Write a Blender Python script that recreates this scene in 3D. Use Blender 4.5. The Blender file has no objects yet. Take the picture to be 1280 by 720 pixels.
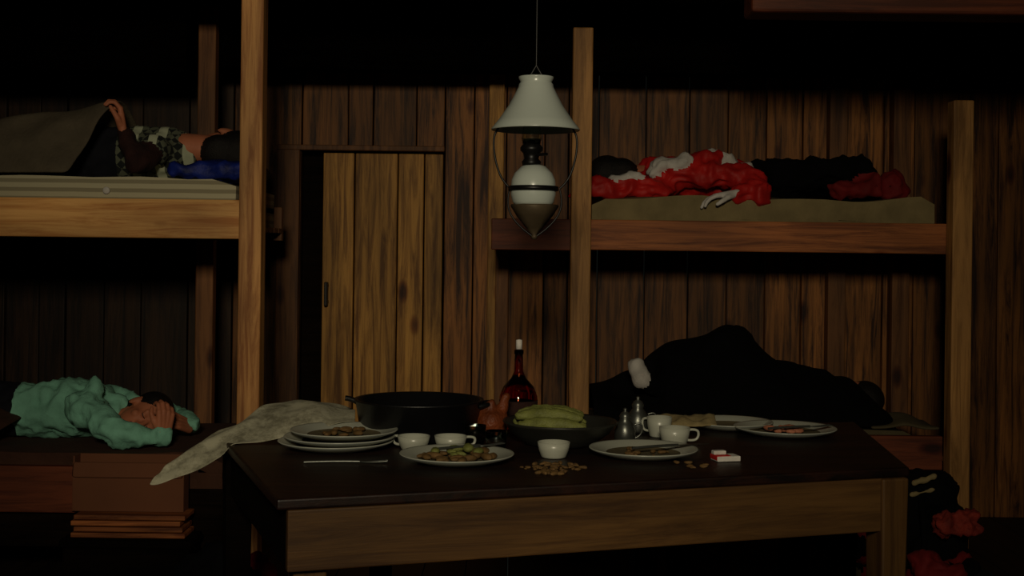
import bpy, bmesh, math, random
from mathutils import Vector, Matrix, noise
random.seed(4)
S=bpy.context.scene
try:
    S.view_settings.view_transform='Standard'; S.view_settings.look='None'
    S.view_settings.exposure=0; S.view_settings.gamma=1
except Exception: pass
F=1600.0; HZ=312.0; CZ=1.22; ROLL=math.radians(0.7)
cr,sr=math.cos(ROLL),math.sin(ROLL)
def P(u,v,d):
    "survey helper: world point at depth d measured from the photograph"
    dx,dy=u-640,v-HZ
    a=cr*dx+sr*dy; b=-sr*dx+cr*dy
    return Vector((a/F*d,d,CZ-b/F*d))
def T(u,v,z=0.75):
    dx,dy=u-640,v-HZ
    b=-sr*dx+cr*dy
    return P(u,v,F*(CZ-z)/b)
# ---------------- materials
def lin(c):
    return tuple(((x/255)/12.92 if x/255<=0.04045 else (((x/255)+0.055)/1.055)**2.4) for x in c)+(1,)
def newmat(name):
    m=bpy.data.materials.new(name); m.use_nodes=True
    nt=m.node_tree; b=nt.nodes['Principled BSDF']; return m,nt,b
def L(nt,a,b): nt.links.new(a,b)
def mat(name,col,rough=0.8,var=0.35,scale=12,bump=0.15,metal=0,spec=0.3,bscale=None,trans=0):
    m,nt,b=newmat(name); c=lin(col)
    tc=nt.nodes.new('ShaderNodeTexCoord')
    n=nt.nodes.new('ShaderNodeTexNoise'); n.inputs['Scale'].default_value=scale; n.inputs['Detail'].default_value=5
    L(nt,tc.outputs['Object'],n.inputs['Vector'])
    r=nt.nodes.new('ShaderNodeValToRGB')
    r.color_ramp.elements[0].position=0.3; r.color_ramp.elements[1].position=0.7
    r.color_ramp.elements[0].color=tuple(x*(1-var) for x in c[:3])+(1,)
    r.color_ramp.elements[1].color=c
    L(nt,n.outputs['Fac'],r.inputs['Fac']); L(nt,r.outputs['Color'],b.inputs['Base Color'])
    b.inputs['Roughness'].default_value=rough; b.inputs['Metallic'].default_value=metal
    b.inputs['Specular IOR Level'].default_value=spec
    if trans: b.inputs['Transmission Weight'].default_value=trans
    if bump:
        n2=nt.nodes.new('ShaderNodeTexNoise'); n2.inputs['Scale'].default_value=bscale or scale*6
        L(nt,tc.outputs['Object'],n2.inputs['Vector'])
        bp=nt.nodes.new('ShaderNodeBump'); bp.inputs['Strength'].default_value=bump; bp.inputs['Distance'].default_value=0.01
        L(nt,n2.outputs['Fac'],bp.inputs['Height']); L(nt,bp.outputs['Normal'],b.inputs['Normal'])
    return m
def wood(name,dark,light,axis='Z',knots=True,rough=0.6,spec=0.3,kscale=3.2,plankvar=0.6):
    m,nt,b=newmat(name)
    tc=nt.nodes.new('ShaderNodeTexCoord')
    at=nt.nodes.new('ShaderNodeAttribute'); at.attribute_name='rnd'
    mul=nt.nodes.new('ShaderNodeVectorMath'); mul.operation='SCALE'; mul.inputs[0].default_value=(7.3,3.1,11.7)
    L(nt,at.outputs['Fac'],mul.inputs['Scale'])
    add=nt.nodes.new('ShaderNodeVectorMath'); add.operation='ADD'
    L(nt,tc.outputs['Object'],add.inputs[0]); L(nt,mul.outputs[0],add.inputs[1])
    def mp(s):
        q=nt.nodes.new('ShaderNodeMapping'); v=[1,1,1]; v['XYZ'.index(axis)]=s
        q.inputs['Scale'].default_value=v; L(nt,add.outputs[0],q.inputs['Vector']); return q
    g=mp(0.06)
    n=nt.nodes.new('ShaderNodeTexNoise'); n.inputs['Scale'].default_value=34; n.inputs['Detail'].default_value=8; n.inputs['Distortion'].default_value=0.6; n.inputs['Roughness'].default_value=0.7
    L(nt,g.outputs[0],n.inputs['Vector'])
    r=nt.nodes.new('ShaderNodeValToRGB')
    r.color_ramp.elements[0].position=0.38; r.color_ramp.elements[0].color=lin(dark)
    r.color_ramp.elements[1].position=0.58; r.color_ramp.elements[1].color=lin(light)
    L(nt,n.outputs['Fac'],r.inputs['Fac'])
    col=r.outputs['Color']
    mr=nt.nodes.new('ShaderNodeMapRange'); mr.inputs['To Min'].default_value=1-plankvar; mr.inputs['To Max'].default_value=1.1
    L(nt,at.outputs['Fac'],mr.inputs['Value'])
    n3=nt.nodes.new('ShaderNodeTexNoise'); n3.inputs['Scale'].default_value=5; n3.inputs['Detail'].default_value=3
    g3=mp(0.3); L(nt,g3.outputs[0],n3.inputs['Vector'])
    mr3=nt.nodes.new('ShaderNodeMapRange'); mr3.inputs['From Min'].default_value=0.3; mr3.inputs['From Max'].default_value=0.7; mr3.inputs['To Min'].default_value=0.5; mr3.inputs['To Max'].default_value=1.15
    L(nt,n3.outputs['Fac'],mr3.inputs['Value'])
    mm=nt.nodes.new('ShaderNodeMath'); mm.operation='MULTIPLY'; L(nt,mr.outputs[0],mm.inputs[0]); L(nt,mr3.outputs[0],mm.inputs[1])
    sc=nt.nodes.new('ShaderNodeVectorMath'); sc.operation='SCALE'; L(nt,col,sc.inputs[0]); L(nt,mm.outputs[0],sc.inputs['Scale']); col=sc.outputs[0]
    if knots:
        k=mp(0.45)
        v=nt.nodes.new('ShaderNodeTexVoronoi'); v.inputs['Scale'].default_value=kscale*1.6; v.inputs['Randomness'].default_value=1
        L(nt,k.outputs[0],v.inputs['Vector'])
        kr=nt.nodes.new('ShaderNodeValToRGB')
        kr.color_ramp.elements[0].position=0.06; kr.color_ramp.elements[0].color=(.18,.11,.07,1)
        kr.color_ramp.elements[1].position=0.15; kr.color_ramp.elements[1].color=(1,1,1,1)
        e=kr.color_ramp.elements.new(0.10); e.color=(.5,.36,.25,1)
        L(nt,v.outputs['Distance'],kr.inputs['Fac'])
        mx=nt.nodes.new('ShaderNodeVectorMath'); mx.operation='MULTIPLY'
        L(nt,col,mx.inputs[0]); L(nt,kr.outputs['Color'],mx.inputs[1]); col=mx.outputs[0]
    L(nt,col,b.inputs['Base Color'])
    b.inputs['Roughness'].default_value=rough; b.inputs['Specular IOR Level'].default_value=spec
    bp=nt.nodes.new('ShaderNodeBump'); bp.inputs['Strength'].default_value=0.25; bp.inputs['Distance'].default_value=0.004
    L(nt,n.outputs['Fac'],bp.inputs['Height']); L(nt,bp.outputs['Normal'],b.inputs['Normal'])
    return m
M={}
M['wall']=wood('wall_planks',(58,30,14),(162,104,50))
M['walld']=wood('dark_wall_planks',(24,14,8),(58,38,22))  # much darker tone of the wall planks
M['door']=wood('door_pine',(122,80,34),(206,150,72),plankvar=.25)
M['postv']=wood('post_pine',(160,102,54),(222,162,96),plankvar=.15,kscale=2.6)
M['postr']=wood('post_pine_dull',(130,90,46),(182,132,74),plankvar=.2,kscale=2.6)
M['boardh']=wood('board_pine',(196,128,66),(242,182,108),axis='X',plankvar=.15,kscale=3.6)
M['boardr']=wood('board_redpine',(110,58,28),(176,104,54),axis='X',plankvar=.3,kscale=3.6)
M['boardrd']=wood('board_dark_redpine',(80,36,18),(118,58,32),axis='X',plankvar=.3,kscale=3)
M['dim']=wood('rear_post_wood',(90,54,28),(138,90,50),plankvar=.2)
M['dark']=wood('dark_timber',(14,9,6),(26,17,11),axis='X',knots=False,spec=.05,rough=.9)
M['shadeblack']=wood('shade_black_timber',(4,3,2),(8,6,5),axis='X',knots=False,spec=.0,rough=1)  # shade painted in: near-black so the headers merge with the dark above
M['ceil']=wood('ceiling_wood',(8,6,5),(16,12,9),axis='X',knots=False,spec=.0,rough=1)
M['floor']=wood('floor_wood',(30,20,14),(50,34,22),axis='Y',knots=False)
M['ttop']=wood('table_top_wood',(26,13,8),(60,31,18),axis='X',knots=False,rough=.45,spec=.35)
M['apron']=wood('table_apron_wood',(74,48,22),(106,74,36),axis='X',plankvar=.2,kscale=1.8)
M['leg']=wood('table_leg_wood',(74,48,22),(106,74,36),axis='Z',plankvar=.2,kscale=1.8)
# ---------------- mesh helpers
def add_obj(name,me,parent=None,mats=()):
    o=bpy.data.objects.new(name,me); S.collection.objects.link(o)
    for m in mats: me.materials.append(m)
    if parent: o.parent=parent
    return o
def empty(name):
    o=bpy.data.objects.new(name,None); S.collection.objects.link(o); return o
def smooth(me):
    for p in me.polygons: p.use_smooth=True
def boxes(name,lst,material,parent=None,bevel=0.004):
    bm=bmesh.new(); lay=bm.faces.layers.float.new('rnd')
    for b in lst:
        x0,x1,y0,y1,z0,z1=b[:6]
        M4=Matrix.Translation(((x0+x1)/2,(y0+y1)/2,(z0+z1)/2))
        if len(b)>6: M4=M4@b[6]
        M4=M4@Matrix.Diagonal((x1-x0,y1-y0,z1-z0,1))
        r=bmesh.ops.create_cube(bm,size=1,matrix=M4); rv=random.random()
        for f in set(f for v in r['verts'] for f in v.link_faces): f[lay]=rv
    me=bpy.data.meshes.new(name); bm.to_mesh(me); bm.free()
    o=add_obj(name,me,parent,[material])
    if bevel:
        md=o.modifiers.new('b','BEVEL'); md.width=bevel; md.segments=2
    return o
def lathe(name,prof,loc,mats,parent=None,segs=48,rot=None,facemat=None,wob=0):
    bm=bmesh.new(); rings=[]
    for r,z in prof:
        ring=[]
        for i in range(segs):
            a=2*math.pi*i/segs
            ring.append(bm.verts.new((r*math.cos(a),r*math.sin(a),z)))
        rings.append(ring)
    for k in range(len(rings)-1):
        for i in range(segs):
            f=bm.faces.new((rings[k][i],rings[k][(i+1)%segs],rings[k+1][(i+1)%segs],rings[k+1][i]))
            f.smooth=True
            if facemat: f.material_index=facemat[k]
    bmesh.ops.remove_doubles(bm,verts=bm.verts,dist=1e-5)
    bmesh.ops.recalc_face_normals(bm,faces=bm.faces)
    me=bpy.data.meshes.new(name)
    bm.to_mesh(me); bm.free()
    mt=Matrix.Translation(loc)
    if rot: mt=mt@rot
    me.transform(mt)
    return add_obj(name,me,parent,mats)
def wire(name,pts,r,material,parent=None,cyc=False):
    cu=bpy.data.curves.new(name,'CURVE'); cu.dimensions='3D'; cu.bevel_depth=r; cu.bevel_resolution=3
    sp=cu.splines.new('NURBS' if len(pts)>2 else 'POLY'); sp.points.add(len(pts)-1)
    for i,p in enumerate(pts): sp.points[i].co=(*p,1)
    if len(pts)>2:
        sp.order_u=3; sp.use_endpoint_u=not cyc
    sp.use_cyclic_u=cyc
    o=bpy.data.objects.new(name,cu); S.collection.objects.link(o); cu.materials.append(material)
    if parent: o.parent=parent
    return o
def cap(a,ra,b,rb,m=0): return ('c',Vector(a),ra,Vector(b),rb,m)
def ell(c,r,m=0,rot=None): return ('e',Vector(c),Vector(r),rot or Matrix.Identity(3),m)
def icodirs(sub):
    t=bmesh.new(); bmesh.ops.create_icosphere(t,subdivisions=sub,radius=1); d=[v.co.copy() for v in t.verts]; t.free(); return d
DIR={2:icodirs(2),3:icodirs(3)}
def addhull(bm,p,sub):
    t=bmesh.new()
    for c,r in ((p[1],p[2]),(p[3],p[4])):
        for d in DIR[sub]: t.verts.new(c+d*r)
    bmesh.ops.convex_hull(t,input=list(t.verts))
    mp={}
    for f in list(t.faces):
        vs=[]
        for v in f.verts:
            if v not in mp: mp[v]=bm.verts.new(v.co)
            vs.append(mp[v])
        try: bm.faces.new(vs)
        except ValueError: pass
    t.free()
def mi(p): return p[5] if p[0]=='c' else p[4]
def blob(name,parts,voxel,mats,parent=None,disp=0,dscale=8,xf=None,iters=3,ridge=False):
    bm=bmesh.new()
    for p in parts:
        if p[0]=='c': addhull(bm,p,3 if max(p[2],p[4])>voxel*5 else 2)
        else:
            m4=Matrix.Translation(p[1])@p[3].to_4x4()@Matrix.Diagonal((*p[2],1))
            bmesh.ops.create_icosphere(bm,subdivisions=3,radius=1,matrix=m4)
    bmesh.ops.recalc_face_normals(bm,faces=bm.faces)
    me=bpy.data.meshes.new(name+'_t'); bm.to_mesh(me); bm.free()
    o=bpy.data.objects.new(name+'_t',me); S.collection.objects.link(o)
    md=o.modifiers.new('r','REMESH'); md.mode='VOXEL'; md.voxel_size=voxel
    ms=o.modifiers.new('s','SMOOTH'); ms.factor=0.5; ms.iterations=iters
    dg=bpy.context.evaluated_depsgraph_get()
    nm=bpy.data.meshes.new_from_object(o.evaluated_get(dg)); nm.name=name
    bpy.data.objects.remove(o)
    if disp:
        cs=[(v.co.copy(),v.normal.copy()) for v in nm.vertices]
        for v,(c,n) in zip(nm.vertices,cs):
            t=noise.noise(c*dscale)+0.5*noise.noise(c*dscale*2.3)
            if ridge: t=0.5-1.6*abs(noise.noise(c*dscale))-0.8*abs(noise.noise(c*dscale*2.1))
            v.co=c+n*disp*t
    def dist(c,p):
        if p[0]=='c':
            ab=p[3]-p[1]; t=max(0,min(1,(c-p[1]).dot(ab)/max(ab.length_squared,1e-9)))
            return (c-(p[1]+ab*t)).length-(p[2]*(1-t)+p[4]*t)
        q=p[3].transposed()@(c-p[1]); k=Vector((q.x/p[2].x,q.y/p[2].y,q.z/p[2].z)).length
        return (k-1)*min(p[2])
    nm.materials.clear()
    for m in mats: nm.materials.append(m)
    if len(mats)>1:
        for f in nm.polygons:
            c=f.center
            f.material_index=mi(min(parts,key=lambda p:dist(c,p)))
    smooth(nm)
    if xf: nm.transform(xf)
    o=bpy.data.objects.new(name,nm); S.collection.objects.link(o)
    if parent: o.parent=parent
    return o
def frame(loc,fwd,up):
    "matrix: local -Y -> fwd, +Z -> up"
    f=Vector(fwd).normalized(); y=-f; z=(Vector(up)-y*Vector(up).dot(y)).normalized(); x=y.cross(z)
    m=Matrix((x,y,z)).transposed().to_4x4(); return Matrix.Translation(loc)@m
def head(parent,loc,fwd,up,skin,hair,s=1.0,hood=None,hairlen=0):
    lip=M['lip']
    pts=[ell((0,.015,.025),(.073,.09,.085),0),ell((0,-.022,-.025),(.058,.068,.085),0),
         ell((0,-.068,-.088),(.026,.024,.02),0),cap((0,-.086,.012),.008,(0,-.108,-.024),.012,0),
         ell((-.011,-.098,-.03),(.009,.01,.008),0),ell((.011,-.098,-.03),(.009,.01,.008),0),
         ell((-.075,.012,-.01),(.010,.020,.031),0),ell((.075,.012,-.01),(.010,.020,.031),0),
         cap((-.038,-.076,.024),.011,(.038,-.076,.024),.011,0),
         ell((-.029,-.080,.006),(.015,.012,.010),0),ell((.029,-.080,.006),(.015,.012,.010),0),
         cap((-.017,-.086,-.052),.0065,(.017,-.086,-.052),.0065,2),cap((-.012,-.085,-.063),.007,(.012,-.085,-.063),.007,2),
         ell((-.04,-.06,-.025),(.02,.02,.018),0),ell((.04,-.06,-.025),(.02,.02,.018),0),
         cap((0,.02,-.05),.052,(0,.04,-.15),.055,0),
         ell((0,.028,.042),(.084,.092,.088),1),ell((0,.06,-.02),(.07,.055,.075),1)]
    if hairlen: pts.append(ell((0,.07,-.07),(.075,.05,.07+hairlen),1))
    xf=frame(loc,fwd,up)@Matrix.Scale(s,4)
    o=blob('head',pts,.0055,[skin,hood or hair,lip],parent,xf=xf,iters=2)
    for sx in(-1,1):
        wire('eyelashes',[xf@Vector((sx*.017,-.0895,.004)),xf@Vector((sx*.029,-.094,-.001)),xf@Vector((sx*.041,-.087,.003))],.0016,M['black'],parent)
    return o
def hand(name,parent,loc,fdir,palm,skin,curl=30,left=False,s=1.0):
    "local: fingers +X, palm -Z, thumb +Y (mirrored for left)"
    x=Vector(fdir).normalized(); z=-(Vector(palm)-x*Vector(palm).dot(x)).normalized(); y=z.cross(x)
    m=Matrix((x,y,z)).transposed().to_4x4()
    pts=[]; sg=-1 if left else 1
    ks=[(.09,.032,.072),(.094,.011,.080),(.089,-.010,.074),(.080,-.030,.058)]
    for kx,ky,ln in ks:
        pts.append(cap((.0,ky*.6*sg,0),.017,(kx,ky*sg,0),.0115))
        p=Vector((kx,ky*sg,0)); a=0
        for i,fr in enumerate((.45,.3,.25)):
            a+=math.radians(curl*(0.7 if i==0 else 1))
            q=p+Vector((math.cos(a),ky*.6*sg if i==0 else 0,-math.sin(a)))*ln*fr
            pts.append(cap(p,.0098-.001*i,q,.0092-.001*i)); p=q
    pts+= [cap((.015,.018*sg,-.004),.017,(.05,.046*sg,-.014),.0125),cap((.05,.046*sg,-.014),.0115,(.078,.054*sg,-.026),.0105),cap((.078,.054*sg,-.026),.0102,(.099,.05*sg,-.036),.0085)]
    return blob(name,pts,.0042,[skin],parent,xf=Matrix.Translation(loc)@m@Matrix.Scale(s,4),iters=2)
def sheet(name,fn,nu,nv,mats,parent=None,thick=.006,mfn=None,sub=1):
    bm=bmesh.new(); g=[[bm.verts.new(fn(i/nu,j/nv)) for j in range(nv+1)] for i in range(nu+1)]
    for i in range(nu):
        for j in range(nv):
            f=bm.faces.new((g[i][j],g[i+1][j],g[i+1][j+1],g[i][j+1])); f.smooth=True
            if mfn: f.material_index=mfn((i+.5)/nu,(j+.5)/nv)
    bmesh.ops.recalc_face_normals(bm,faces=bm.faces)
    me=bpy.data.meshes.new(name); bm.to_mesh(me); bm.free()
    o=add_obj(name,me,parent,mats)
    md=o.modifiers.new('s','SOLIDIFY'); md.thickness=thick
    if sub: sb=o.modifiers.new('d','SUBSURF'); sb.levels=sub; sb.render_levels=sub
    return o
# cloth etc
M['skin']=mat('skin',(184,112,80),.6,.2,20,.05)
M['lip']=mat('lips',(145,75,62),.5,.1,20,.0)
M['black']=mat('black_lacquer',(14,13,12),.4,.2,20,0)
M['hair']=mat('dark_hair',(20,14,10),.6,.5,60,.4)
M['mint']=mat('mint_cotton',(140,204,178),.9,.3,10,.3)
M['navy']=mat('navy_cotton',(14,15,24),.9,.3,10,.2)
M['maroon']=mat('maroon_wool',(46,22,17),.9,.5,24,.4)
M['blackc']=mat('black_wool',(8,8,9),.95,.3,10,.2,spec=.1)
M['red']=mat('red_nylon',(200,30,24),.6,.45,9,.2)
M['redd']=mat('dark_red_cloth',(120,18,18),.8,.4,9,.2)
M['white']=mat('white_cloth',(214,208,200),.8,.3,14,.2)
M['blue']=mat('blue_nylon',(20,40,130),.6,.7,20,.2)
M['grey']=mat('grey_blanket',(92,82,66),.95,.3,14,.3)
M['brownb']=mat('brown_blanket',(74,46,33),.95,.3,14,.3)
M['card']=mat('cardboard',(114,70,46),.85,.15,5,.05)
M['olive']=mat('olive_canvas',(138,122,84),.9,.35,10,.3)
M['olived']=mat('dark_olive_canvas',(90,80,56),.9,.35,10,.3)  # darker tone of the olive canvas
M['enamel']=mat('white_enamel',(172,174,160),.3,.12,9,0,spec=.5)
M['rim']=mat('dark_rim',(120,124,118),.35,.1,6,0,spec=.5)
M['pan']=mat('cast_iron',(12,12,14),.4,.3,20,.05,spec=.5)
M['tin']=mat('tin',(110,112,106),.35,.25,12,.05,metal=.8)
M['dtin']=mat('dark_tin',(60,60,54),.4,.25,12,.05,metal=.5)
M['brass']=mat('aged_brass',(92,78,58),.55,.3,12,.05,metal=.3)
M['opal']=mat('opal_glass',(188,196,188),.25,.05,4,0,spec=.5)
M['cobgreen']=mat('corn_husk_green',(122,126,64),.6,.45,40,.3)
M['food']=mat('food_scraps',(112,84,46),.7,.5,60,.3)
M['meat']=mat('roast_meat',(120,58,28),.5,.5,25,.4)
M['salmon']=mat('salmon_scraps',(190,120,90),.6,.4,40,.3)
M['orange']=mat('orange_cloth',(150,50,36),.8,.6,22,.3)
def glass(name,col,rough=.03):
    m,nt,b=newmat(name); b.inputs['Base Color'].default_value=lin(col); b.inputs['Roughness'].default_value=rough
    b.inputs['Transmission Weight'].default_value=1; b.inputs['IOR'].default_value=1.45; return m
M['glass']=glass('clear_glass',(225,230,222)); M['cognac']=glass('cognac_glass',(215,96,52))
def striped(name,c1,c2,axis,scale):
    m,nt,b=newmat(name); tc=nt.nodes.new('ShaderNodeTexCoord'); w=nt.nodes.new('ShaderNodeTexWave'); w.bands_direction=axis
    w.inputs['Scale'].default_value=scale; w.inputs['Distortion'].default_value=.3
    L(nt,tc.outputs['Object'],w.inputs['Vector']); r=nt.nodes.new('ShaderNodeValToRGB'); r.color_ramp.elements[0].color=lin(c1); r.color_ramp.elements[1].color=lin(c2)
    r.color_ramp.elements[0].position=.35; r.color_ramp.elements[1].position=.5
    L(nt,w.outputs['Fac'],r.inputs['Fac']); L(nt,r.outputs[0],b.inputs['Base Color']); b.inputs['Roughness'].default_value=.95; return m
M['tick']=striped('mattress_ticking',(140,132,106),(180,172,142),'Z',10)
m,nt,b=newmat('nordic_sweater'); tc=nt.nodes.new('ShaderNodeTexCoord'); ck=nt.nodes.new('ShaderNodeTexChecker'); ck.inputs['Scale'].default_value=40
mpn=nt.nodes.new('ShaderNodeMapping'); mpn.inputs['Rotation'].default_value=(0,math.radians(45),0); L(nt,tc.outputs['Object'],mpn.inputs['Vector']); L(nt,mpn.outputs[0],ck.inputs['Vector'])
wv=nt.nodes.new('ShaderNodeTexWave'); wv.bands_direction='X'; wv.inputs['Scale'].default_value=3.2; wv.inputs['Distortion'].default_value=1; L(nt,tc.outputs['Object'],wv.inputs['Vector'])
mx=nt.nodes.new('ShaderNodeMix'); mx.data_type='RGBA'; cmp=nt.nodes.new('ShaderNodeMath'); cmp.operation='GREATER_THAN'; cmp.inputs[1].default_value=.75
L(nt,wv.outputs['Fac'],cmp.inputs[0]); L(nt,cmp.outputs[0],mx.inputs[0]); ck.inputs['Color1'].default_value=lin((88,92,74)); ck.inputs['Color2'].default_value=lin((14,20,17))
L(nt,ck.outputs['Color'],mx.inputs[6]); mx.inputs[7].default_value=lin((175,180,152)); L(nt,mx.outputs[2],b.inputs['Base Color']); b.inputs['Roughness'].default_value=.95
M['nordic']=m
m,nt,b=newmat('newspaper'); tc=nt.nodes.new('ShaderNodeTexCoord'); br=nt.nodes.new('ShaderNodeTexNoise'); br.inputs['Scale'].default_value=16; br.inputs['Detail'].default_value=10; br.inputs['Roughness'].default_value=.8
L(nt,tc.outputs['Object'],br.inputs['Vector']); r=nt.nodes.new('ShaderNodeValToRGB'); r.color_ramp.elements[0].color=lin((112,108,88)); r.color_ramp.elements[1].color=lin((172,168,144)); r.color_ramp.elements[0].position=.38; r.color_ramp.elements[1].position=.56
L(nt,br.outputs['Fac'],r.inputs['Fac']); L(nt,r.outputs[0],b.inputs['Base Color']); b.inputs['Roughness'].default_value=.9; M['paper']=m

# ================= ROOM
WY=5.95
def planks(x0,x1,z0,z1,y,seed,wmin=.11,wmax=.22):
    rr=random.Random(seed); out=[]; x=x0
    while x<x1-.001:
        w=min(rr.uniform(wmin,wmax),x1-x)
        if x1-x-w<.04: w=x1-x
        dy=rr.uniform(0,.014); out.append((x+.003,x+w-.003,y+dy,y+.05,z0,z1)); x+=w
    return out
dxL=P(375,350,WY).x; dxM=P(402,350,WY).x; dxR=P(554,350,WY).x; dz=P(460,189,WY).z
lst=planks(-1.3,dxL,0,2.6,WY,1)+planks(dxL,dxR,dz,2.6,WY,2)+planks(dxR,3.2,0,2.6,WY,3)
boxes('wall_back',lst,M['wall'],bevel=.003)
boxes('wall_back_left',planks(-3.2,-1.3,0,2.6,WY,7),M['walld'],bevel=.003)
boxes('wall_behind_door',[(-1.6,.3,6.12,6.16,0,2.6)],M['dark'],bevel=0)
dr=empty('door_1')
ed=[P(q,350,WY).x for q in (402,442,496,529,553)]
boxes('door_leaf',[(ed[i]+.003,ed[i+1]-.003,WY-.005+.006*(i%2),WY+.04,.02,dz-.01) for i in range(4)],M['door'],dr,.004)
boxes('door_handle',[(dxM+.02,dxM+.035,WY-.06,WY-.02,.95,1.06),(dxM+.02,dxM+.035,WY-.03,WY-.002,.96,.975),(dxM+.02,dxM+.035,WY-.03,WY-.002,1.035,1.05)],M['black'],dr,.003)
boxes('trim_1',[(P(346,350,WY).x,dxL-.004,WY-.03,WY,0,dz+.02),(P(346,350,WY).x,dxR,WY-.035,WY,dz,dz+.025)],M['dim'])
boxes('trim_2',[(P(609,350,5.9).x,P(628,350,5.9).x,WY-.07,WY,0,2.3)],M['door'])
boxes('floor',[(-3.2+i*.16,-3.2+i*.16+.157,-2.5,6.1,-.05,0) for i in range(40)],M['floor'],bevel=.002)
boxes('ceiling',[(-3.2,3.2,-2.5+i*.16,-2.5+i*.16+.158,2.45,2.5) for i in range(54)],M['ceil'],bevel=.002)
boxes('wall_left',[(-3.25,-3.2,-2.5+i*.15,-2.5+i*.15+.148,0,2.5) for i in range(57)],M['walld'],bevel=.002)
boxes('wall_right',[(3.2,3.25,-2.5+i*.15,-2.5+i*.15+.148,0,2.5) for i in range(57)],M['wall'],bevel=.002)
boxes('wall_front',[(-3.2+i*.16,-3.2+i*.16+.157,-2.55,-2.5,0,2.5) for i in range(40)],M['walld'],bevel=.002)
boxes('shade_beam',[(-3.2,3.2,4.70,4.86,2.13,2.45)],M['shadeblack'],bevel=.01)  # added header, keeps the key light off the upper left wall
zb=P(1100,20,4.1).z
boxes('shade_beam',[(.75,3.2,4.05,4.2,zb,2.45)],M['boardrd'],bevel=.01)
boxes('shade_beam',[(-3.2,3.2,5.45,5.57,1.98,2.45)],M['shadeblack'],bevel=.01)  # added header, set low to shade the top of the back wall
boxes('shade_beam',[(-3.2,-1.32,5.15,5.25,1.92,2.45)],M['shadeblack'],bevel=.01)  # added lower header, darkens the wall above the left bunk

# ================= LEFT BUNK
bl=empty('bunk_bed')
yf=4.5
xpl=P(301,300,yf).x; xpr=P(329,300,yf).x
zt=P(150,248,yf).z; zbm=P(150,297,yf).z
boxes('front_post',[(xpl,xpr,yf-.04,yf+.045,0,2.13)],M['postv'],bl,.005)
boxes('rear_post',[(P(247,300,5.33).x,P(269,300,5.33).x,5.3,5.36,0,2.3)],M['dim'],bl,.005)
boxes('upper_rail',[(-3.15,xpl,yf,yf+.035,zbm,zt)],M['boardh'],bl,.004)
boxes('upper_slats',[(-3.15,xpl,yf+.035+i*.1,yf+.035+i*.1+.08,zbm+.03,zbm+.05) for i in range(8)]+[(-3.15,xpl,5.3,5.335,zbm,zt)],M['dim'],bl,.002)
def mattress(name,x0,x1,y0,y1,z0,z1,material,parent,seed=0,lump=.012):
    bm=bmesh.new()
    bmesh.ops.create_cube(bm,size=1)
    bmesh.ops.subdivide_edges(bm,edges=bm.edges,cuts=24,use_grid_fill=True)
    for v in bm.verts:
        p=v.co; ex=abs(p.x)*2; p.x=(p.x+.5)*(x1-x0)+x0; p.y=(p.y+.5)*(y1-y0)+y0; p.z=(p.z+.5)*(z1-z0)+z0
        if p.z>(z0+z1)/2: p.z+=lump*noise.noise(Vector((p.x*4+seed,p.y*4,0)))-.03*max(0,ex-.93)/.07
        p.y+=.008*noise.noise(Vector((p.x*5,seed,p.z*8)))
    for f in bm.faces: f.smooth=True
    me=bpy.data.meshes.new(name); bm.to_mesh(me); bm.free()
    o=add_obj(name,me,parent,[material]); b=o.modifiers.new('b','BEVEL'); b.width=.02; b.segments=3; b.limit_method='ANGLE'; b.angle_limit=.9
    return o
zmt=P(150,222,4.6).z
mattress('upper_mattress',-3.1,xpl-.03,yf+.045,5.28,zbm+.052,zmt,M['tick'],bl,1)
lathe('mattress_button',[(0,.004),(.01,.003),(.013,0),(.013,-.004),(0,-.004)],P(133,238,yf+.04)+Vector((0,-.003,0)),[M['white']],bl,16,rot=Matrix.Rotation(math.pi/2,4,'X'))
zl0=P(40,640,4.45).z; zl1=P(40,582,4.45).z; xle=P(232,600,4.45).x
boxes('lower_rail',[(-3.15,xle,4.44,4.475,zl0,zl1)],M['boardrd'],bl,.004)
boxes('lower_base',[(-3.15,xpl-.02,4.48,5.28,.16,zl0+.08)],M['dark'],bl,.004)
boxes('lower_legs',[(-3.1,-3.0,4.5,4.6,0,.18),(-1.3,-1.2,4.5,4.6,0,.18),(-3.1,-3.0,5.1,5.2,0,.18),(-1.3,-1.2,5.1,5.2,0,.18)],M['dark'],bl)
ZL=.49
mattress('lower_mattress',-3.1,xpl-.05,4.48,5.27,zl0+.082,ZL,M['brownb'],bl,5)
cb0=P(90,640,4.36); cb1=P(230,572,4.36)
cbx=empty('cardboard_box')
boxes('box_sides',[(cb0.x,cb1.x,4.36,4.366,cb0.z,cb1.z-.02),(cb0.x,cb0.x+.005,4.366,4.43,cb0.z,cb1.z),(cb1.x-.005,cb1.x,4.366,4.43,cb0.z,cb1.z),(cb0.x,cb1.x,4.425,4.43,cb0.z,cb1.z),(cb0.x,cb1.x,4.36,4.43,cb0.z,cb0.z+.005)],M['card'],cbx,.001)
sheet('box_flap',lambda a,b:(cb0.x+a*(cb1.x-cb0.x),4.362-.012*b,cb1.z-.02-.05*b),10,6,[M['card']],cbx,.003)
ps=P(88,672,4.3).z; pe=P(88,642,4.3).z
hh=(pe-ps)/4
boxes('stacked_planks',[(P(88,650,4.3).x+.01*(i%2),P(231,650,4.3).x-.008*(i%3),4.3,4.43,ps+hh*i,ps+hh*i+hh*.8) for i in range(4)],M['boardr'],bevel=.003)
boxes('wooden_trunk',[(P(88,650,4.3).x-.02,P(231,650,4.3).x+.02,4.28,4.43,0.0,ps-.02),(P(88,650,4.3).x-.03,P(231,650,4.3).x+.03,4.27,4.435,ps-.03,ps-.001)],M['dark'],bevel=.008)

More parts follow.
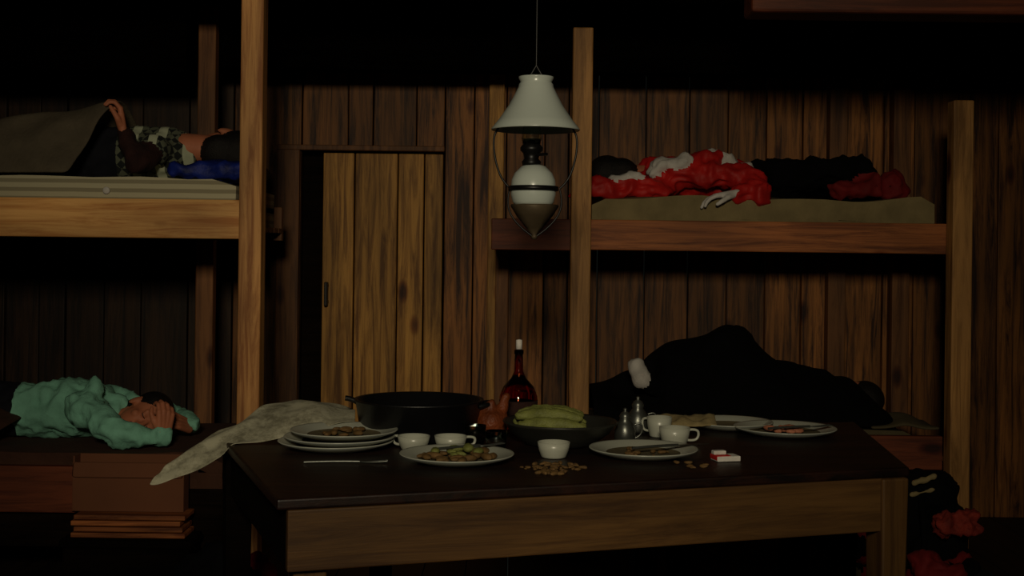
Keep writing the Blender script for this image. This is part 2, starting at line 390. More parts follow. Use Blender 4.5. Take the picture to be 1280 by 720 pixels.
# ================= RIGHT BUNK
brt=empty('bunk_bed')
yr=5.15
zrt=P(960,277,yr).z; zrb=P(960,315,yr).z
xa=P(713,300,yr-.05).x; xb=P(738,300,yr-.05).x; xc=P(1187,300,yr-.05).x; xd=P(1212,300,yr-.05).x
boxes('front_post_a',[(xa,xb,yr-.085,yr-.005,0,P(725,34,yr-.085).z)],M['postr'],brt,.005)
boxes('front_post_b',[(xc,xd,yr-.085,yr-.005,0,P(1200,125,yr-.085).z)],M['postr'],brt,.005)
boxes('upper_rail',[(xb-.02,xc+.01,yr,yr+.035,zrb,zrt)],M['boardr'],brt,.004)
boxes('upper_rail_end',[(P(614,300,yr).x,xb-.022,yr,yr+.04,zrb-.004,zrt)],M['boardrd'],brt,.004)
boxes('upper_slats',[(P(614,300,yr).x,xd-.02,yr+.04+i*.1,yr+.12+i*.1,zrb+.03,zrb+.05) for i in range(7)],M['dim'],brt,.002)
boxes('rear_post',[(P(1034,300,5.9).x,P(1056,300,5.9).x,5.87,5.94,0,2.3),(P(614,300,yr).x+.01,P(614,300,yr).x+.07,5.86,5.94,0,zrb+.03),(xc,xd,5.86,5.94,0,2.3)],M['dim'],brt,.004)
ZR=1.44
mattress('upper_mattress',xb+.01,P(1158,260,5.3).x,yr+.045,5.84,zrb+.052,ZR,M['olive'],brt,2,.03)
zq1=P(1115,545,yr).z; zq0=P(1115,587,yr).z
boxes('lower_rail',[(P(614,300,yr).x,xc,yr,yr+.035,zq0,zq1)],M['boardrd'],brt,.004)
boxes('lower_slats',[(P(614,300,yr).x,xd-.02,yr+.04+i*.1,yr+.12+i*.1,zq0+.03,zq0+.05) for i in range(7)],M['dim'],brt,.002)
ZS=.50
mattress('lower_mattress',P(640,300,5.3).x,P(1142,300,5.3).x,yr+.045,5.84,zq0+.052,ZS,M['olived'],brt,3)

# ================= TABLE
tb=empty('dining_table')
FL=T(346,624); FR=T(1137,584); BR=T(1068,527); BL=T(275,545)
def prism(name,pts,z0,z1,material,parent,bev=.005):
    bm=bmesh.new(); lo=[bm.verts.new((p[0],p[1],z0)) for p in pts]; hi=[bm.verts.new((p[0],p[1],z1)) for p in pts]
    bm.faces.new(hi); bm.faces.new(lo[::-1]); n=len(pts)
    for i in range(n): bm.faces.new((lo[i],lo[(i+1)%n],hi[(i+1)%n],hi[i]))
    bmesh.ops.recalc_face_normals(bm,faces=bm.faces)
    me=bpy.data.meshes.new(name); bm.to_mesh(me); bm.free(); o=add_obj(name,me,parent,[material])
    b=o.modifiers.new('b','BEVEL'); b.width=bev; b.segments=3; return o
prism('table_top',[FL,FR,BR,BL],.728,.75,M['ttop'],tb)
ctr=(FL+FR+BR+BL)/4
ins=[p+(ctr-p).normalized()*.036 for p in (FL,FR,BR,BL)]
def seg(name,a,b,th,z0,z1,material):
    d=(b-a); ln=d.length; ang=math.atan2(d.y,d.x); c=(a+b)/2
    bm=bmesh.new(); bmesh.ops.create_cube(bm,size=1,matrix=Matrix.Diagonal((ln,th,z1-z0,1)))
    me=bpy.data.meshes.new(name); bm.to_mesh(me); bm.free(); o=add_obj(name,me,tb,[material])
    o.matrix_world=Matrix.Translation((c.x,c.y,(z0+z1)/2))@Matrix.Rotation(ang,4,'Z')
    bb=o.modifiers.new('b','BEVEL'); bb.width=.003; bb.segments=2
fd=(ins[1]-ins[0]); fd.z=0; fd.normalize(); fn=Vector((fd.y,-fd.x,0))
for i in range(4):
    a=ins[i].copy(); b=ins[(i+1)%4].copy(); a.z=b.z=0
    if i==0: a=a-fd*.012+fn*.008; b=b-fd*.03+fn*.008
    seg('apron_%d'%(i+1),a,b,.022,.612,.728,M['apron'] if i!=3 else M['dark'])  # left apron coloured dark in place of shade on that side
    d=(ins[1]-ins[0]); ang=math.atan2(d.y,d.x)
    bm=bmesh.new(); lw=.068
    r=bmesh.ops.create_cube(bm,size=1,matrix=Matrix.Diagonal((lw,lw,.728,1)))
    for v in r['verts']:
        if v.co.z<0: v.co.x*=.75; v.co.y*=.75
    me=bpy.data.meshes.new('leg'); bm.to_mesh(me); bm.free(); o=add_obj('leg_%d'%(i+1),me,tb,[M['leg'] if i in (0,1) else M['dark']])  # rear legs get dark timber to stand for shade below the table
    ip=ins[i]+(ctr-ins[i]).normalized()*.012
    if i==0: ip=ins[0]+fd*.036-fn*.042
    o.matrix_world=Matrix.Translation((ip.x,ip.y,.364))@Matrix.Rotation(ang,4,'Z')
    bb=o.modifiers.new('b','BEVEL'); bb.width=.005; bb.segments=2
bn=empty('bench')
boxes('bench_seat',[(-.5,.95,3.85,4.1,.42,.45)],M['dark'],bn)
boxes('bench_legs',[(x,x+.05,y,y+.05,0,.42) for x in (-.42,.4,.5,.86) for y in (3.87,4.03)],M['dark'],bn)

# ================= TABLEWARE
TZ=.751
def plate(c,r=.13,z=TZ,name='plate_body',par=None):
    pr=[(0,.004),(r*.62,.004),(r*.68,.008),(r*.95,.018),(r*.99,.0195),(r,.018),(r*.97,.014),(r*.66,.001),(r*.6,0),(0,0)]
    e=par or empty('plate')
    lathe(name,pr,(c.x,c.y,z),[M['enamel'],M['rim'],M['olived']],e,64,facemat=[2,2,0,0,0,1,0,0,0])
    return e
def scraps(c,n,r,material,z,name='food_scraps',sz=.012,parent=None):
    rr=random.Random(int(c.x*1000)+n); pts=[]
    for i in range(n):
        a=rr.uniform(0,6.28); q=r*math.sqrt(rr.random()); s=rr.uniform(.5,1.2)*sz
        p=(c.x+q*math.cos(a),c.y+q*math.sin(a),z+s*.4)
        R=Matrix.Rotation(rr.uniform(0,3),3,'Z')
        pts.append(ell(p,(s*1.6,s*.8,s*.6),0,R))
    bm=bmesh.new()
    for p in pts: bmesh.ops.create_icosphere(bm,subdivisions=2,radius=1,matrix=Matrix.Translation(p[1])@p[3].to_4x4()@Matrix.Diagonal((*p[2],1)))
    for v in bm.verts: v.co+=Vector((1,1,1))*.0015*noise.noise(v.co*90)
    me=bpy.data.meshes.new(name); bm.to_mesh(me); bm.free(); smooth(me)
    return add_obj(name,me,parent,[material])
p1=T(571,577); e=plate(p1,.127); scraps(p1,26,.08,M['food'],TZ+.008,parent=e); scraps(p1+Vector((0,.02,0)),7,.05,M['cobgreen'],TZ+.014,parent=e,sz=.015)
p2=T(804,570); e=plate(p2,.125); scraps(p2,10,.06,M['food'],TZ+.006,sz=.008,parent=e)
p3=T(981,543); e=plate(p3,.132); scraps(p3,16,.045,M['salmon'],TZ+.009,parent=e)
p3b=T(912,535); plate(p3b,.115)
ps_=T(423,560)
pl=empty('plate_stack')
for i in range(3):
    c=ps_+Vector(((i*7)%3*.008-.006,i*.012,0)); plate(c,.135-.004*i,TZ+.009*i+(0.004 if i>1 else 0),'plate_%d'%(i+1),pl)
p_top=ps_+Vector((0,.03,0)); scraps(p_top,12,.06,M['food'],TZ+.030,sz=.01,parent=pl)
def cutlery(c,ang,kind='fork',z=TZ+.003):
    e=empty(kind); R=Matrix.Translation((c.x,c.y,z))@Matrix.Rotation(ang,4,'Z')
    wire('handle',[R@Vector((0,0,0)),R@Vector((.06,0,.003)),R@Vector((.12,0,.002))],.0032,M['tin'],e)
    if kind=='fork':
        for k in(-1,0,1): wire('tine',[R@Vector((.12,0,.002)),R@Vector((.135,k*.007,.0)),R@Vector((.18,k*.007,.004))],.0014,M['tin'],e)
    else:
        sheet('blade',lambda a,b:R@Vector((.115+a*.09,(b-.5)*.018*(1-a**4*.7),.002)),8,3,[M['dtin']],e,.0015)
cutlery(T(380,580),.05,'fork'); cutlery(T(540,575),.5,'fork',TZ+.022); cutlery(T(960,547),.3,'fork',TZ+.022); cutlery(T(790,572),.4,'knife',TZ+.02)
def cup(c,r=.033,h=.05,z=TZ,ang=0,name='enamel_cup',m='enamel',handle=True):
    e=empty(name)
    lathe('cup_body',[(0,.0),(r*.72,0),(r*.78,.003),(r*.92,h*.5),(r,h),(r*.95,h),(r*.87,h*.5),(r*.7,.006),(0,.006)],(c.x,c.y,z),[M[m]],e,40)
    if handle:
        ca,sa=math.cos(ang),math.sin(ang)
        wire('cup_handle',[(c.x+ca*q,c.y+sa*q,z+w) for q,w in((r*.93,h*.85),(r*1.5,h*.9),(r*1.6,h*.5),(r*1.35,h*.2),(r*.85,h*.25))],.0032,M[m],e)
cup(T(517,562),.038,.032,ang=2.6); cup(T(563,562),.038,.032,ang=.3); cup(T(692,572),.037,.035,ang=1.2); cup(T(843,556),.038,.042,ang=.1); cup(T(824,546),.032,.05,ang=2.5)
cup(T(620,566),.026,.05,name='drinking_glass',m='glass',handle=False); cup(T(594,558),.026,.05,name='drinking_glass',m='glass',handle=False)
def cruet(c,s=1):
    e=empty('metal_cruet')
    lathe('cruet_body',[(0,0),(.026*s,0),(.03*s,.006),(.031*s,.035*s),(.022*s,.055*s),(.014*s,.066*s),(.017*s,.074*s),(.012*s,.084*s),(.004*s,.09*s),(.006*s,.096*s),(0,.1*s)],(c.x,c.y,TZ),[M['tin']],e,32)
    wire('cruet_handle',[(c.x+.028*s,c.y,TZ+.05*s),(c.x+.05*s,c.y,TZ+.06*s),(c.x+.05*s,c.y,TZ+.02*s),(c.x+.03*s,c.y,TZ+.012*s)],.0025,M['tin'],e)
cruet(T(781,553),.85); cruet(T(797,541),.95)
pc=Vector((P(524,500,3.2).x,3.2,TZ)); R=.158
pan=empty('frying_pan')
lathe('pan_body',[(0,0),(R*.88,0),(R*.92,.006),(R,.088),(R*1.02,.09),(R*1.02,.094),(R*.97,.093),(R*.89,.012),(0,.008)],pc,[M['pan']],pan,64)
lathe('pan_contents',[(0,.06),(R*.6,.062),(R*.94,.058),(R*.93,.05),(0,.05)],pc,[M['brownb']],pan,48)
wire('pan_handle',[(pc.x-R*.95,pc.y,TZ+.08),(pc.x-R*1.05,pc.y-.005,TZ+.092),(pc.x-R*1.16,pc.y-.01,TZ+.094)],.007,M['pan'],pan)
wire('pan_loop',[(pc.x+R*.95,pc.y-.04,TZ+.08),(pc.x+R*1.15,pc.y-.03,TZ+.085),(pc.x+R*1.15,pc.y+.03,TZ+.085),(pc.x+R*.95,pc.y+.04,TZ+.08)],.006,M['pan'],pan)
bc=Vector((P(700,530,3.1).x,3.1,TZ)); R=.134
bw=empty('serving_bowl')
lathe('bowl_body',[(0,0),(R*.6,0),(R*.66,.006),(R*.9,.03),(R,.05),(R*1.04,.054),(R*1.03,.058),(R*.97,.054),(R*.86,.03),(R*.6,.01),(0,.008)],bc,[M['dtin']],bw,56)
rr=random.Random(3)
for i in range(7):
    row=i//4; y=bc.y-.05+(i%4)*.036+row*.02; z=TZ+.050+row*.019; a=rr.uniform(-.2,.2); x=bc.x-.025+rr.uniform(-.012,.012)
    pts=[cap((-.07,0,0),.010,(-.03,0,.004),.017),cap((-.03,0,.004),.017,(.03,0,.004),.017),cap((.03,0,.004),.017,(.08,0,-.002),.008)]
    blob('corn_cob_%d'%(i+1),pts,.006,[M['cobgreen']],bw,disp=.004,dscale=50,xf=Matrix.Translation((x,y,z))@Matrix.Rotation(a,4,'Z'),iters=1)
bp=Vector((P(648,500,3.36).x,3.36,TZ)); bo=empty('liquor_bottle')
zt_=P(650,424,3.36).z-TZ
lathe('bottle_glass',[(0,0),(.042,0),(.048,.006),(.05,.05),(.05,.085),(.04,.11),(.02,.132),(.012,.15),(.0105,zt_-.04),(.0125,zt_-.038),(.0125,zt_-.028),(.010,zt_-.028),(.0085,.15),(.04,.095),(.044,.05),(.042,.01),(0,.008)],bp,[M['cognac']],bo,40)
lathe('bottle_stopper',[(0,zt_),(.008,zt_-.002),(.0085,zt_-.026),(0,zt_-.026)],bp,[M['white']],bo,24)
lathe('bottle_label',[(.0505,.03),(.0508,.075),(.0503,.075),(.050,.03),(.0505,.03)],bp,[M['maroon']],bo,40)
rc=Vector((P(610,520,3.22).x+.008,3.2,TZ))
blob('roast_chicken',[ell(rc+Vector((0,.0,.04)),(.045,.055,.038)),cap(rc+Vector((-.02,0,.05)),.022,rc+Vector((.0,-.02,.085)),.012),cap(rc+Vector((.02,0,.04)),.02,rc+Vector((.035,0,.095)),.01),cap(rc+Vector((.035,0,.095)),.013,rc+Vector((.037,0,.1)),.012),ell(rc+Vector((0,.0,.014)),(.045,.05,.015))],.006,[M['meat']],disp=.004,dscale=40)
sc_=T(690,587); scraps(sc_,60,.07,M['food'],TZ,'nut_shells',.006)
cg=T(907,576); ce=empty('cigarette_pack'); Rz=Matrix.Rotation(.25,4,'Z')
boxes('pack_body',[(cg.x-.028,cg.x+.028,cg.y-.02,cg.y+.02,TZ,TZ+.012,Rz)],M['white'],ce,.002)
boxes('pack_band',[(cg.x-.029,cg.x+.006,cg.y-.0205,cg.y+.0205,TZ+.002,TZ+.0135,Rz)],M['red'],ce,.002)
boxes('pack_lid',[(cg.x-.03,cg.x+.0,cg.y-.005,cg.y+.012,TZ+.013,TZ+.022,Rz)],M['white'],ce,.002)
cA=T(840,535)
def clothf(a,b):
    x=cA.x-.14+a*.25; y=3.29+b*.13+.04*a; z=TZ+.006+.034*math.sin(b*3.14)*(.5+.5*noise.noise(Vector((a*7,b*4,2))))+.014*abs(noise.noise(Vector((a*12,b*8,0))))
    return (x,y,z+.01)
sheet('dish_towel',clothf,30,12,[M['olive']],None,.004)
scraps(T(862,582),7,.04,M['food'],TZ,'bread_crumbs',sz=.006)
rows=[(P(186,606,2.95),P(222,574,3.05)),(P(235,592,2.98),P(258,547,3.12)),(P(290,567,3.02),P(308,520,3.2)),(P(345,548,3.06),P(346,502,3.28)),(P(395,535,3.1),P(392,500,3.32)),(P(444,527,3.14),P(444,512,3.34))]
def paperf(a,b):
    k=a*(len(rows)-1); i=min(int(k),len(rows)-2); t=k-i
    def cr_(p0,p1,p2,p3,t): return .5*((2*p1)+(p2-p0)*t+(2*p0-5*p1+4*p2-p3)*t*t+(3*p1-p0-3*p2+p3)*t**3)
    g=lambda j,s: rows[max(0,min(len(rows)-1,j))][s]
    n=cr_(g(i-1,0),g(i,0),g(i+1,0),g(i+2,0),t); f=cr_(g(i-1,1),g(i,1),g(i+1,1),g(i+2,1),t)
    p=n.lerp(f,b); p.z+=.012*math.sin(b*3.14)+.012*noise.noise(Vector((a*7,b*4,7))); p.z=max(p.z,TZ+.004 if p.x>-.66 else p.z)
    return p
sheet('newspaper',paperf,36,10,[M['paper']],None,.002)

# ================= OIL LAMP
la=empty('hanging_oil_lamp'); D=3.4
lc=P(669,200,D); lx=lc.x; ly=D
def LZ(v): return P(668,v,D).z
zr=LZ(163)
lathe('glass_shade',[(.117,zr),(.118,zr+.003),(.098,zr+.028),(.072,zr+.066),(.056,zr+.096),(.047,zr+.114),(.0455,zr+.122),(.041,zr+.128),(.0465,zr+.138),(.0465,zr+.142),(.043,zr+.142),(.037,zr+.128),(.043,zr+.114),(.052,zr+.096),(.068,zr+.066),(.094,zr+.028),(.114,zr),(.117,zr)],(lx,ly,0),[M['opal']],la,64)
zf=LZ(208)
lathe('font',[(0,zf+.004),(.02,zf+.004),(.032,zf),(.05,zf-.018),(.058,zf-.036),(.06,zf-.055),(.06,zf-.075),(.055,zf-.095),(.05,zf-.103),(0,zf-.103)],(lx-.004,ly,0),[M['opal']],la,48)
lathe('font_ring',[(.062,zf-.052),(.067,zf-.054),(.067,zf-.064),(.062,zf-.066),(.060,zf-.059),(.062,zf-.052)],(lx-.004,ly,0),[M['black']],la,48)
lathe('burner',[(0,zf+.002),(.024,zf+.002),(.026,zf+.012),(.019,zf+.02),(.022,zf+.034),(.03,zf+.042),(.03,zf+.05),(.022,zf+.06),(.012,zf+.072),(0,zf+.073)],(lx-.01,ly,0),[M['black']],la,32)
wire('wick_knob',[(lx-.01,ly,zf+.03),(lx+.02,ly-.03,zf+.03),(lx+.03,ly-.04,zf+.03)],.004,M['black'],la)
lathe('chimney',[(.022,zf+.05),(.027,zf+.075),(.022,zf+.11),(.017,zf+.16),(.0155,zf+.16),(.0205,zf+.11),(.0255,zf+.075),(.0205,zf+.05),(.022,zf+.05)],(lx-.01,ly,0),[M['glass']],la,32)
zt3=zr+.142
for sx in(-1,1):
    wire('harp_wire',[(lx+sx*.066,ly,zf-.058),(lx+sx*.088,ly,zf-.04),(lx+sx*.108,ly,zf+.02),(lx+sx*.112,ly,zr-.02),(lx+sx*.1,ly,zr+.005),(lx+sx*.062,ly,zr+.06),(lx+sx*.03,ly,zr+.12),(lx+sx*.012,ly,zt3+.01),(lx,ly,zt3+.03)],.003,M['black'],la)
wire('suspension_rod',[(lx,ly,zt3+.03),(lx,ly,2.45)],.003,M['black'],la)
zb0=LZ(256); zb1=LZ(297)
lathe('drip_cup',[(0,zb0+.0),(.062,zb0+.001),(.064,zb0-.004),(.048,zb0-.03),(.024,zb0-.06),(.007,zb1+.008),(.01,zb1+.003),(.006,zb1-.004),(0,zb1-.005)],(lx,ly,0),[M['brass']],la,6)
for sx in(-1,1): wire('lower_wire',[(lx+sx*.066,ly,zf-.06),(lx+sx*.078,ly,zb0-.0),(lx+sx*.045,ly,zb1+.03),(lx,ly,zb1)],.0026,M['black'],la)

# ================= PEOPLE
A=empty('sleeper_in_nordic_sweater')
zc=zmt
pA=[cap((-1.30,4.88,zc+.10),.105,(-1.46,4.9,zc+.10),.112,0),cap((-1.5,4.9,zc+.10),.11,(-1.85,4.9,zc+.10),.12,1),
 cap((-1.33,4.74,zc+.11),.062,(-1.33,5.04,zc+.11),.06,0),
 cap((-1.33,4.74,zc+.11),.056,(-1.36,4.64,zc+.055),.045,2),cap((-1.36,4.64,zc+.055),.044,(-1.415,4.66,zc+.16),.034,2),
 cap((-1.33,5.04,zc+.11),.055,(-1.6,5.1,zc+.08),.045,0),cap((-1.6,5.1,zc+.08),.042,(-1.8,5.0,zc+.2),.032,0),
 cap((-1.85,4.83,zc+.1),.095,(-2.3,4.8,zc+.09),.07,1),cap((-2.3,4.8,zc+.09),.065,(-2.72,4.82,zc+.07),.045,1),
 cap((-1.85,4.98,zc+.1),.095,(-2.3,5.0,zc+.09),.07,1),cap((-2.3,5.0,zc+.09),.065,(-2.72,4.98,zc+.07),.045,1),
 cap((-2.72,4.82,zc+.06),.045,(-2.78,4.8,zc+.16),.035,1),cap((-2.72,4.98,zc+.06),.045,(-2.78,5.0,zc+.16),.035,1),
 cap((-1.3,4.88,zc+.11),.06,(-1.22,4.88,zc+.12),.052,1)]
blob('body',pA,.013,[M['nordic'],M['navy'],M['maroon']],A,disp=.014,dscale=14,ridge=True)
head(A,Vector((-1.10,4.92,zc+.13)),(-.1,.8,.25),(1,.1,-.1),M['skin'],M['hair'])
hand('raised_hand',A,Vector((-1.42,4.66,zc+.17)),(-.12,.0,1),(-.9,-.2,0),M['skin'],curl=48,s=.9)
hand('resting_hand',A,Vector((-1.81,5.0,zc+.2)),(-.8,-.4,-.1),(0,0,-1),M['skin'],curl=30)
blob('pillow',[cap((-1.0,4.7,zc+.035),.035,(-1.0,5.1,zc+.035),.035),cap((-1.22,4.62,zc+.03),.03,(-1.0,4.62,zc+.035),.035),ell((-1.09,4.8,zc+.03),(.13,.22,.045))],.012,[M['blue']],A,disp=.02,dscale=16,ridge=True)
ridge=[(-1.44,1.755),(-1.52,1.745),(-1.62,1.72),(-1.8,1.69),(-2.0,1.665),(-2.4,1.65),(-2.95,1.6)]
def rz(x):
    for (x0,z0),(x1,z1) in zip(ridge,ridge[1:]):
        if x<=x0 and x>=x1:
            t=(x-x0)/(x1-x0); return z0+(z1-z0)*t
    return ridge[0][1] if x>ridge[0][0] else ridge[-1][1]
def blA(a,b):
    xr=-1.44-a*1.45
    if b<.4:
        t=b/.4; x=xr-(1-t)*.14*(1-a); y=4.56+t*.12; z=zc+.012+(rz(xr)-zc-.012)*(t**.8)
    else:
        t=(b-.4)/.6; x=xr; y=4.68+t*.5; z=max(zc+.012,rz(xr)+(zc+.015-rz(xr))*(t**1.6) )
    n=noise.noise(Vector((x*9,y*9+b*3,1))); n2=math.sin((a*1.6-b)*14)
    return (x,y-(.03*n+.012*n2)*(1 if b<.4 else .3),z+.014*n*math.sin(b*3.14))
sheet('blanket',blA,46,26,[M['grey']],A,.008)
# --- B: lower left
B=empty('sleeper_in_mint_sweatshirt')
pB=[cap((-1.62,4.84,ZL+.115),.112,(-1.85,4.86,ZL+.10),.098,0),cap((-1.85,4.86,ZL+.10),.098,(-2.1,4.88,ZL+.10),.105,1),
 cap((-1.56,4.70,ZL+.125),.062,(-1.56,4.98,ZL+.12),.06,0),
 cap((-1.57,4.70,ZL+.13),.064,(-1.40,4.57,ZL+.055),.05,0),cap((-1.40,4.57,ZL+.052),.05,(-1.25,4.60,ZL+.045),.036,0),
 cap((-1.57,4.74,ZL+.14),.055,(-1.54,4.74,ZL+.205),.032,0),
 cap((-1.56,4.98,ZL+.12),.06,(-1.3,5.0,ZL+.06),.045,0),cap((-1.3,5.0,ZL+.06),.043,(-1.2,4.84,ZL+.05),.034,0),
 cap((-2.1,4.82,ZL+.1),.095,(-2.5,4.75,ZL+.09),.07,1),cap((-2.5,4.75,ZL+.09),.068,(-2.86,4.85,ZL+.06),.045,1),
 cap((-2.1,4.94,ZL+.1),.095,(-2.5,4.98,ZL+.09),.07,1),cap((-2.5,4.98,ZL+.09),.066,(-2.88,5.02,ZL+.06),.045,1),
 cap((-2.86,4.85,ZL+.05),.043,(-2.95,4.78,ZL+.045),.035,1),cap((-2.88,5.02,ZL+.05),.043,(-2.97,4.98,ZL+.045),.035,1),
 cap((-1.6,4.84,ZL+.12),.07,(-1.49,4.84,ZL+.105),.055,0)]
blob('body',pB,.011,[M['mint'],M['navy']],B,disp=.022,dscale=12,ridge=True)
head(B,Vector((-1.38,4.82,ZL+.085)),(.3,-.85,-.15),(.85,.2,.25),M['skin'],M['hair'],s=.9)
hand('front_hand',B,Vector((-1.245,4.60,ZL+.055)),(.1,.05,.9),(-.6,.7,0),M['skin'],curl=45,s=.85)
hand('rear_hand',B,Vector((-1.215,4.83,ZL+.05)),(-.3,-.7,.3),(-.6,0,-.3),M['skin'],curl=30,s=.9,left=True)
def blB(a,b):
    x=-1.86-a*1.2; y=4.5+b*.72; h=.2*math.sin(min(1,b*1.02)*3.14)**.5*(.4+.6*min(1,a*4)) if 0<b<.97 else 0
    n=noise.noise(Vector((x*5,y*5,3)))
    return (x+.05*math.sin(b*5),y,ZL+.014+h+.02*n*(h>0))
sheet('blanket',blB,30,20,[M['brownb']],B,.01)
# --- C: upper right
C=empty('sleeper_in_red_jacket')
z=ZR
pC=[cap((.60,5.5,z+.09),.09,(.82,5.5,z+.09),.09,0),cap((.82,5.5,z+.09),.09,(1.05,5.53,z+.08),.085,0),
 cap((.60,5.36,z+.125),.04,(.70,5.34,z+.145),.048,1),cap((.84,5.40,z+.175),.038,(.98,5.38,z+.12),.038,1),cap((.84,5.45,z+.175),.035,(.98,5.44,z+.13),.03,1),
 cap((.66,5.38,z+.13),.05,(.84,5.38,z+.16),.045,0),
 cap((.62,5.40,z+.10),.058,(.62,5.62,z+.09),.056,0),
 cap((.66,5.36,z+.11),.055,(.98,5.31,z+.09),.052,0),cap((.98,5.31,z+.09),.054,(1.0,5.22,z+.02),.055,0),cap((1.0,5.22,z+.02),.045,(.90,5.205,z+.02),.036,0),
 cap((.62,5.3,z+.04),.04,(.40,5.3,z+.03),.045,0),cap((.4,5.3,z+.035),.04,(.27,5.27,z+.06),.035,0),cap((.27,5.27,z+.06),.035,(.245,5.2,z-.0),.03,0),cap((.65,5.38,z+.06),.055,(.60,5.3,z+.04),.04,0),
 cap((.42,5.3,z+.07),.024,(.52,5.3,z+.085),.02,1),
 cap((1.05,5.53,z+.09),.085,(1.16,5.5,z+.09),.09,2),
 cap((1.12,5.45,z+.10),.08,(1.46,5.38,z+.13),.06,2),cap((1.46,5.38,z+.13),.06,(1.55,5.62,z+.06),.05,2),
 cap((1.12,5.56,z+.08),.08,(1.42,5.60,z+.10),.06,2),cap((1.42,5.6,z+.1),.058,(1.62,5.72,z+.06),.045,2),
 cap((1.34,5.3,z+.045),.038,(1.6,5.32,z+.045),.045,3),cap((1.56,5.32,z+.06),.05,(1.6,5.36,z+.1),.03,3),cap((1.46,5.35,z+.08),.045,(1.5,5.31,z+.06),.05,3),
 cap((1.62,5.72,z+.05),.042,(1.66,5.62,z+.05),.035,3)]
blob('body',pC,.010,[M['red'],M['white'],M['blackc'],M['redd']],C,disp=.030,dscale=11,ridge=True)
head(C,Vector((.45,5.55,z+.10)),(.1,.9,-.2),(-1,0,.1),M['skin'],M['hair'],hood=M['hair'])
hand('hand',C,Vector((.905,5.195,z+.02)),(-1,-.1,-.15),(0,0,-1),M['white'],curl=22,s=.95)
# --- D: lower right
Dd=empty('sleeper_in_black_clothes')
z=ZS
pD=[cap((1.33,5.5,z+.12),.10,(1.15,5.5,z+.13),.13,0),cap((1.15,5.5,z+.13),.13,(1.05,5.52,z+.13),.13,0),
 cap((1.3,5.36,z+.12),.06,(1.3,5.64,z+.12),.06,0),cap((1.3,5.34,z+.11),.058,(1.05,5.28,z+.09),.048,0),cap((1.05,5.28,z+.09),.046,(.95,5.36,z+.22),.034,0),
 cap((1.3,5.66,z+.1),.056,(1.1,5.72,z+.07),.046,0),cap((1.1,5.72,z+.07),.044,(.9,5.7,z+.06),.034,0),
 cap((1.05,5.45,z+.14),.10,(.90,5.42,z+.32),.07,0),cap((.90,5.42,z+.32),.066,(.62,5.32,z+.15),.045,0),
 cap((1.05,5.58,z+.14),.10,(.97,5.55,z+.34),.07,0),cap((.97,5.55,z+.34),.066,(.64,5.55,z+.1),.045,0),
 cap((.64,5.55,z+.07),.045,(.5,5.56,z+.05),.035,0),
 cap((.62,5.31,z+.15),.043,(.565,5.27,z+.18),.042,0),cap((.535,5.25,z+.195),.042,(.51,5.245,z+.255),.036,1),cap((1.33,5.5,z+.12),.065,(1.4,5.5,z+.11),.055,0)]
blob('body',pD,.012,[M['blackc'],M['white']],Dd,disp=.012,dscale=14)
head(Dd,Vector((1.48,5.52,z+.10)),(-.1,.9,.3),(1,.1,.1),M['skin'],M['hair'],s=.95,hairlen=.02)
hand('front_hand',Dd,Vector((.945,5.37,z+.23)),(-.5,.2,.6),(.2,.5,-.4),M['skin'],curl=40)
hand('rear_hand',Dd,Vector((.895,5.7,z+.06)),(-1,0,0),(0,0,-1),M['skin'],curl=25,left=True)
prof=[(.34,.13),(.45,.15),(.54,.18),(.6,.27),(.66,.31),(.75,.335),(.85,.35),(.93,.39),(1.0,.385),(1.07,.30),(1.13,.25),(1.3,.19),(1.45,.165),(1.52,.12),(1.6,.03)]
def hp(x):
    for (x0,h0),(x1,h1) in zip(prof,prof[1:]):
        if x0<=x<=x1: return h0+(h1-h0)*(x-x0)/(x1-x0)
    return .03
def blD(a,b):
    x=.34+a*1.24; y=5.21+b*.62; s=math.sin(min(max(b*1.0,0.0),1)*3.1415)
    h=hp(x)*max(0,s)**.45
    if b<.5 and .42<x<.62: h*= .5
    n=noise.noise(Vector((x*7,y*7,5)))
    return (x,y,z+.014+h+.03*n*(s>.1))
sheet('blanket',blD,50,26,[M['blackc']],Dd,.01)
def blE(a,b):
    x=1.47+a*.28; y=5.2+b*.25; n=noise.noise(Vector((x*9,y*9,5)))
    return (x,y,z+.02+.04*math.sin(a*3.1)*math.sin(b*3.1)+.015*n)
sheet('folded_blanket',blE,14,14,[M['olived']],None,.012)

# ================= LUGGAGE
bk=empty('backpack')
x0=P(1180,640,4.25).x
blob('pack_body',[cap((x0-.07,4.4,.08),.08,(x0-.06,4.4,.38),.085),cap((x0+.06,4.4,.08),.08,(x0+.04,4.4,.34),.08),ell((x0-.01,4.4,.41),(.115,.10,.07)),ell((x0,4.29,.2),(.1,.05,.1))],.012,[M['blackc']],bk,disp=.02,dscale=12,ridge=True)
blob('lid_stripe',[cap((x0-.08,4.31,.45),.009,(x0-.02,4.3,.475),.011),cap((x0-.09,4.31,.41),.006,(x0-.02,4.3,.43),.006)],.004,[M['olive']],bk,disp=.006,dscale=30)
zo=P(1195,657,4.22).z
blob('bedroll',[cap((x0-.0,4.24,zo),.040,(x0+.08,4.24,zo+.004),.042)],.007,[M['orange']],bk,disp=.03,dscale=20,ridge=True)
wire('strap',[(x0-.06,4.3,.4),(x0-.07,4.22,.3),(x0-.06,4.26,.12)],.01,M['blackc'],bk)
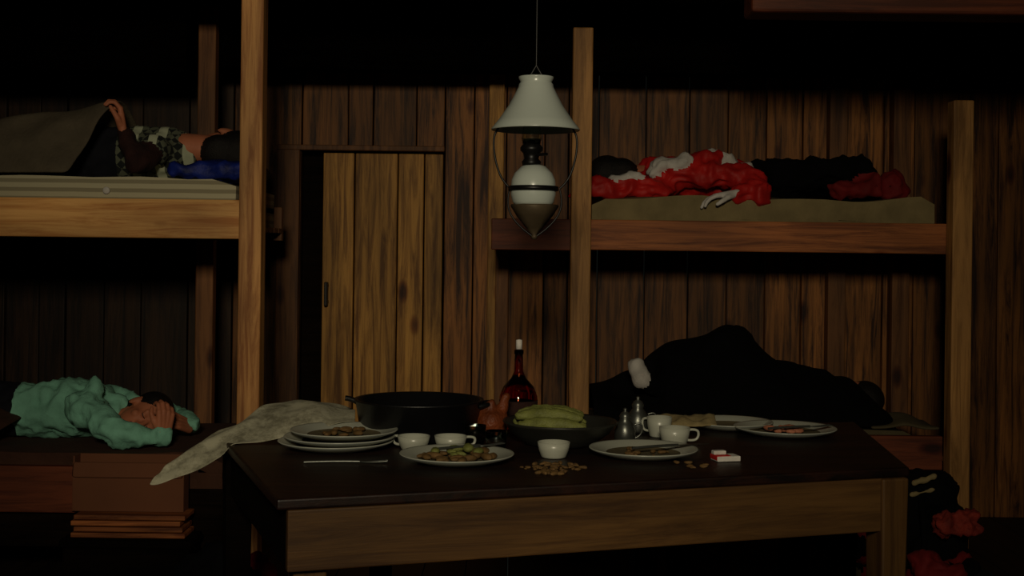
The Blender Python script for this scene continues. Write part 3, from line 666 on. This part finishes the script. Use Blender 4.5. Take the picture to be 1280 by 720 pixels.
def pile(name,c,n,w,h,mats,seed):
    rr=random.Random(seed); pts=[]
    for i in range(n):
        a=(rr.uniform(-w,w),rr.uniform(-w*.6,w*.6),rr.uniform(.06,h)); b=(a[0]+rr.uniform(-.1,.1),a[1]+rr.uniform(-.08,.08),max(.06,a[2]+rr.uniform(-.06,.04)))
        pts.append(cap(Vector(c)+Vector(a),rr.uniform(.035,.055),Vector(c)+Vector(b),rr.uniform(.03,.05),i%len(mats)))
    pts.append(ell(Vector(c)+Vector((0,0,.07)),(w,w*.7,.065),0))
    return blob(name,pts,.012,mats,None,disp=.03,dscale=13,ridge=True)
pile('pile_of_clothes',(P(1172,700,3.9).x,3.95,0),18,.13,.25,[M['redd'],M['blackc'],M['navy'],M['redd']],5)
pile('pile_of_clothes',(P(1065,680,4.55).x,4.6,0),14,.13,.24,[M['blackc'],M['redd'],M['olived']],8)
pile('pile_of_clothes',(P(315,700,4.0).x,4.0,0),14,.12,.27,[M['blackc'],M['redd'],M['blackc']],9)

# ================= LIGHTS
def spot(name,loc,tgt,e,ang,blend,size,col):
    l=bpy.data.lights.new(name,'SPOT'); l.energy=e; l.spot_size=math.radians(ang); l.spot_blend=blend; l.shadow_soft_size=size; l.color=col
    o=bpy.data.objects.new(name,l); S.collection.objects.link(o); o.location=loc
    o.rotation_euler=(Vector(tgt)-Vector(loc)).to_track_quat('-Z','Y').to_euler(); return o
spot('key_light',(-.1,-1.3,2.25),(-.12,5,1.24),360,55,1.0,.28,(1,.87,.62))
w=bpy.data.worlds.new('World'); S.world=w; w.use_nodes=True
w.node_tree.nodes['Background'].inputs[0].default_value=(.5,.6,.5,1); w.node_tree.nodes['Background'].inputs[1].default_value=.01
# ================= CAMERA
cam=bpy.data.cameras.new('camera'); co=bpy.data.objects.new('camera',cam); S.collection.objects.link(co)
cam.sensor_width=36; cam.lens=F/1280*36; cam.shift_y=-(360-HZ)/1280; cam.clip_start=.05
co.matrix_world=Matrix.Translation((0,0,CZ))@Matrix.Rotation(math.pi/2,4,'X')@Matrix.Rotation(ROLL,4,'Z')
S.camera=co
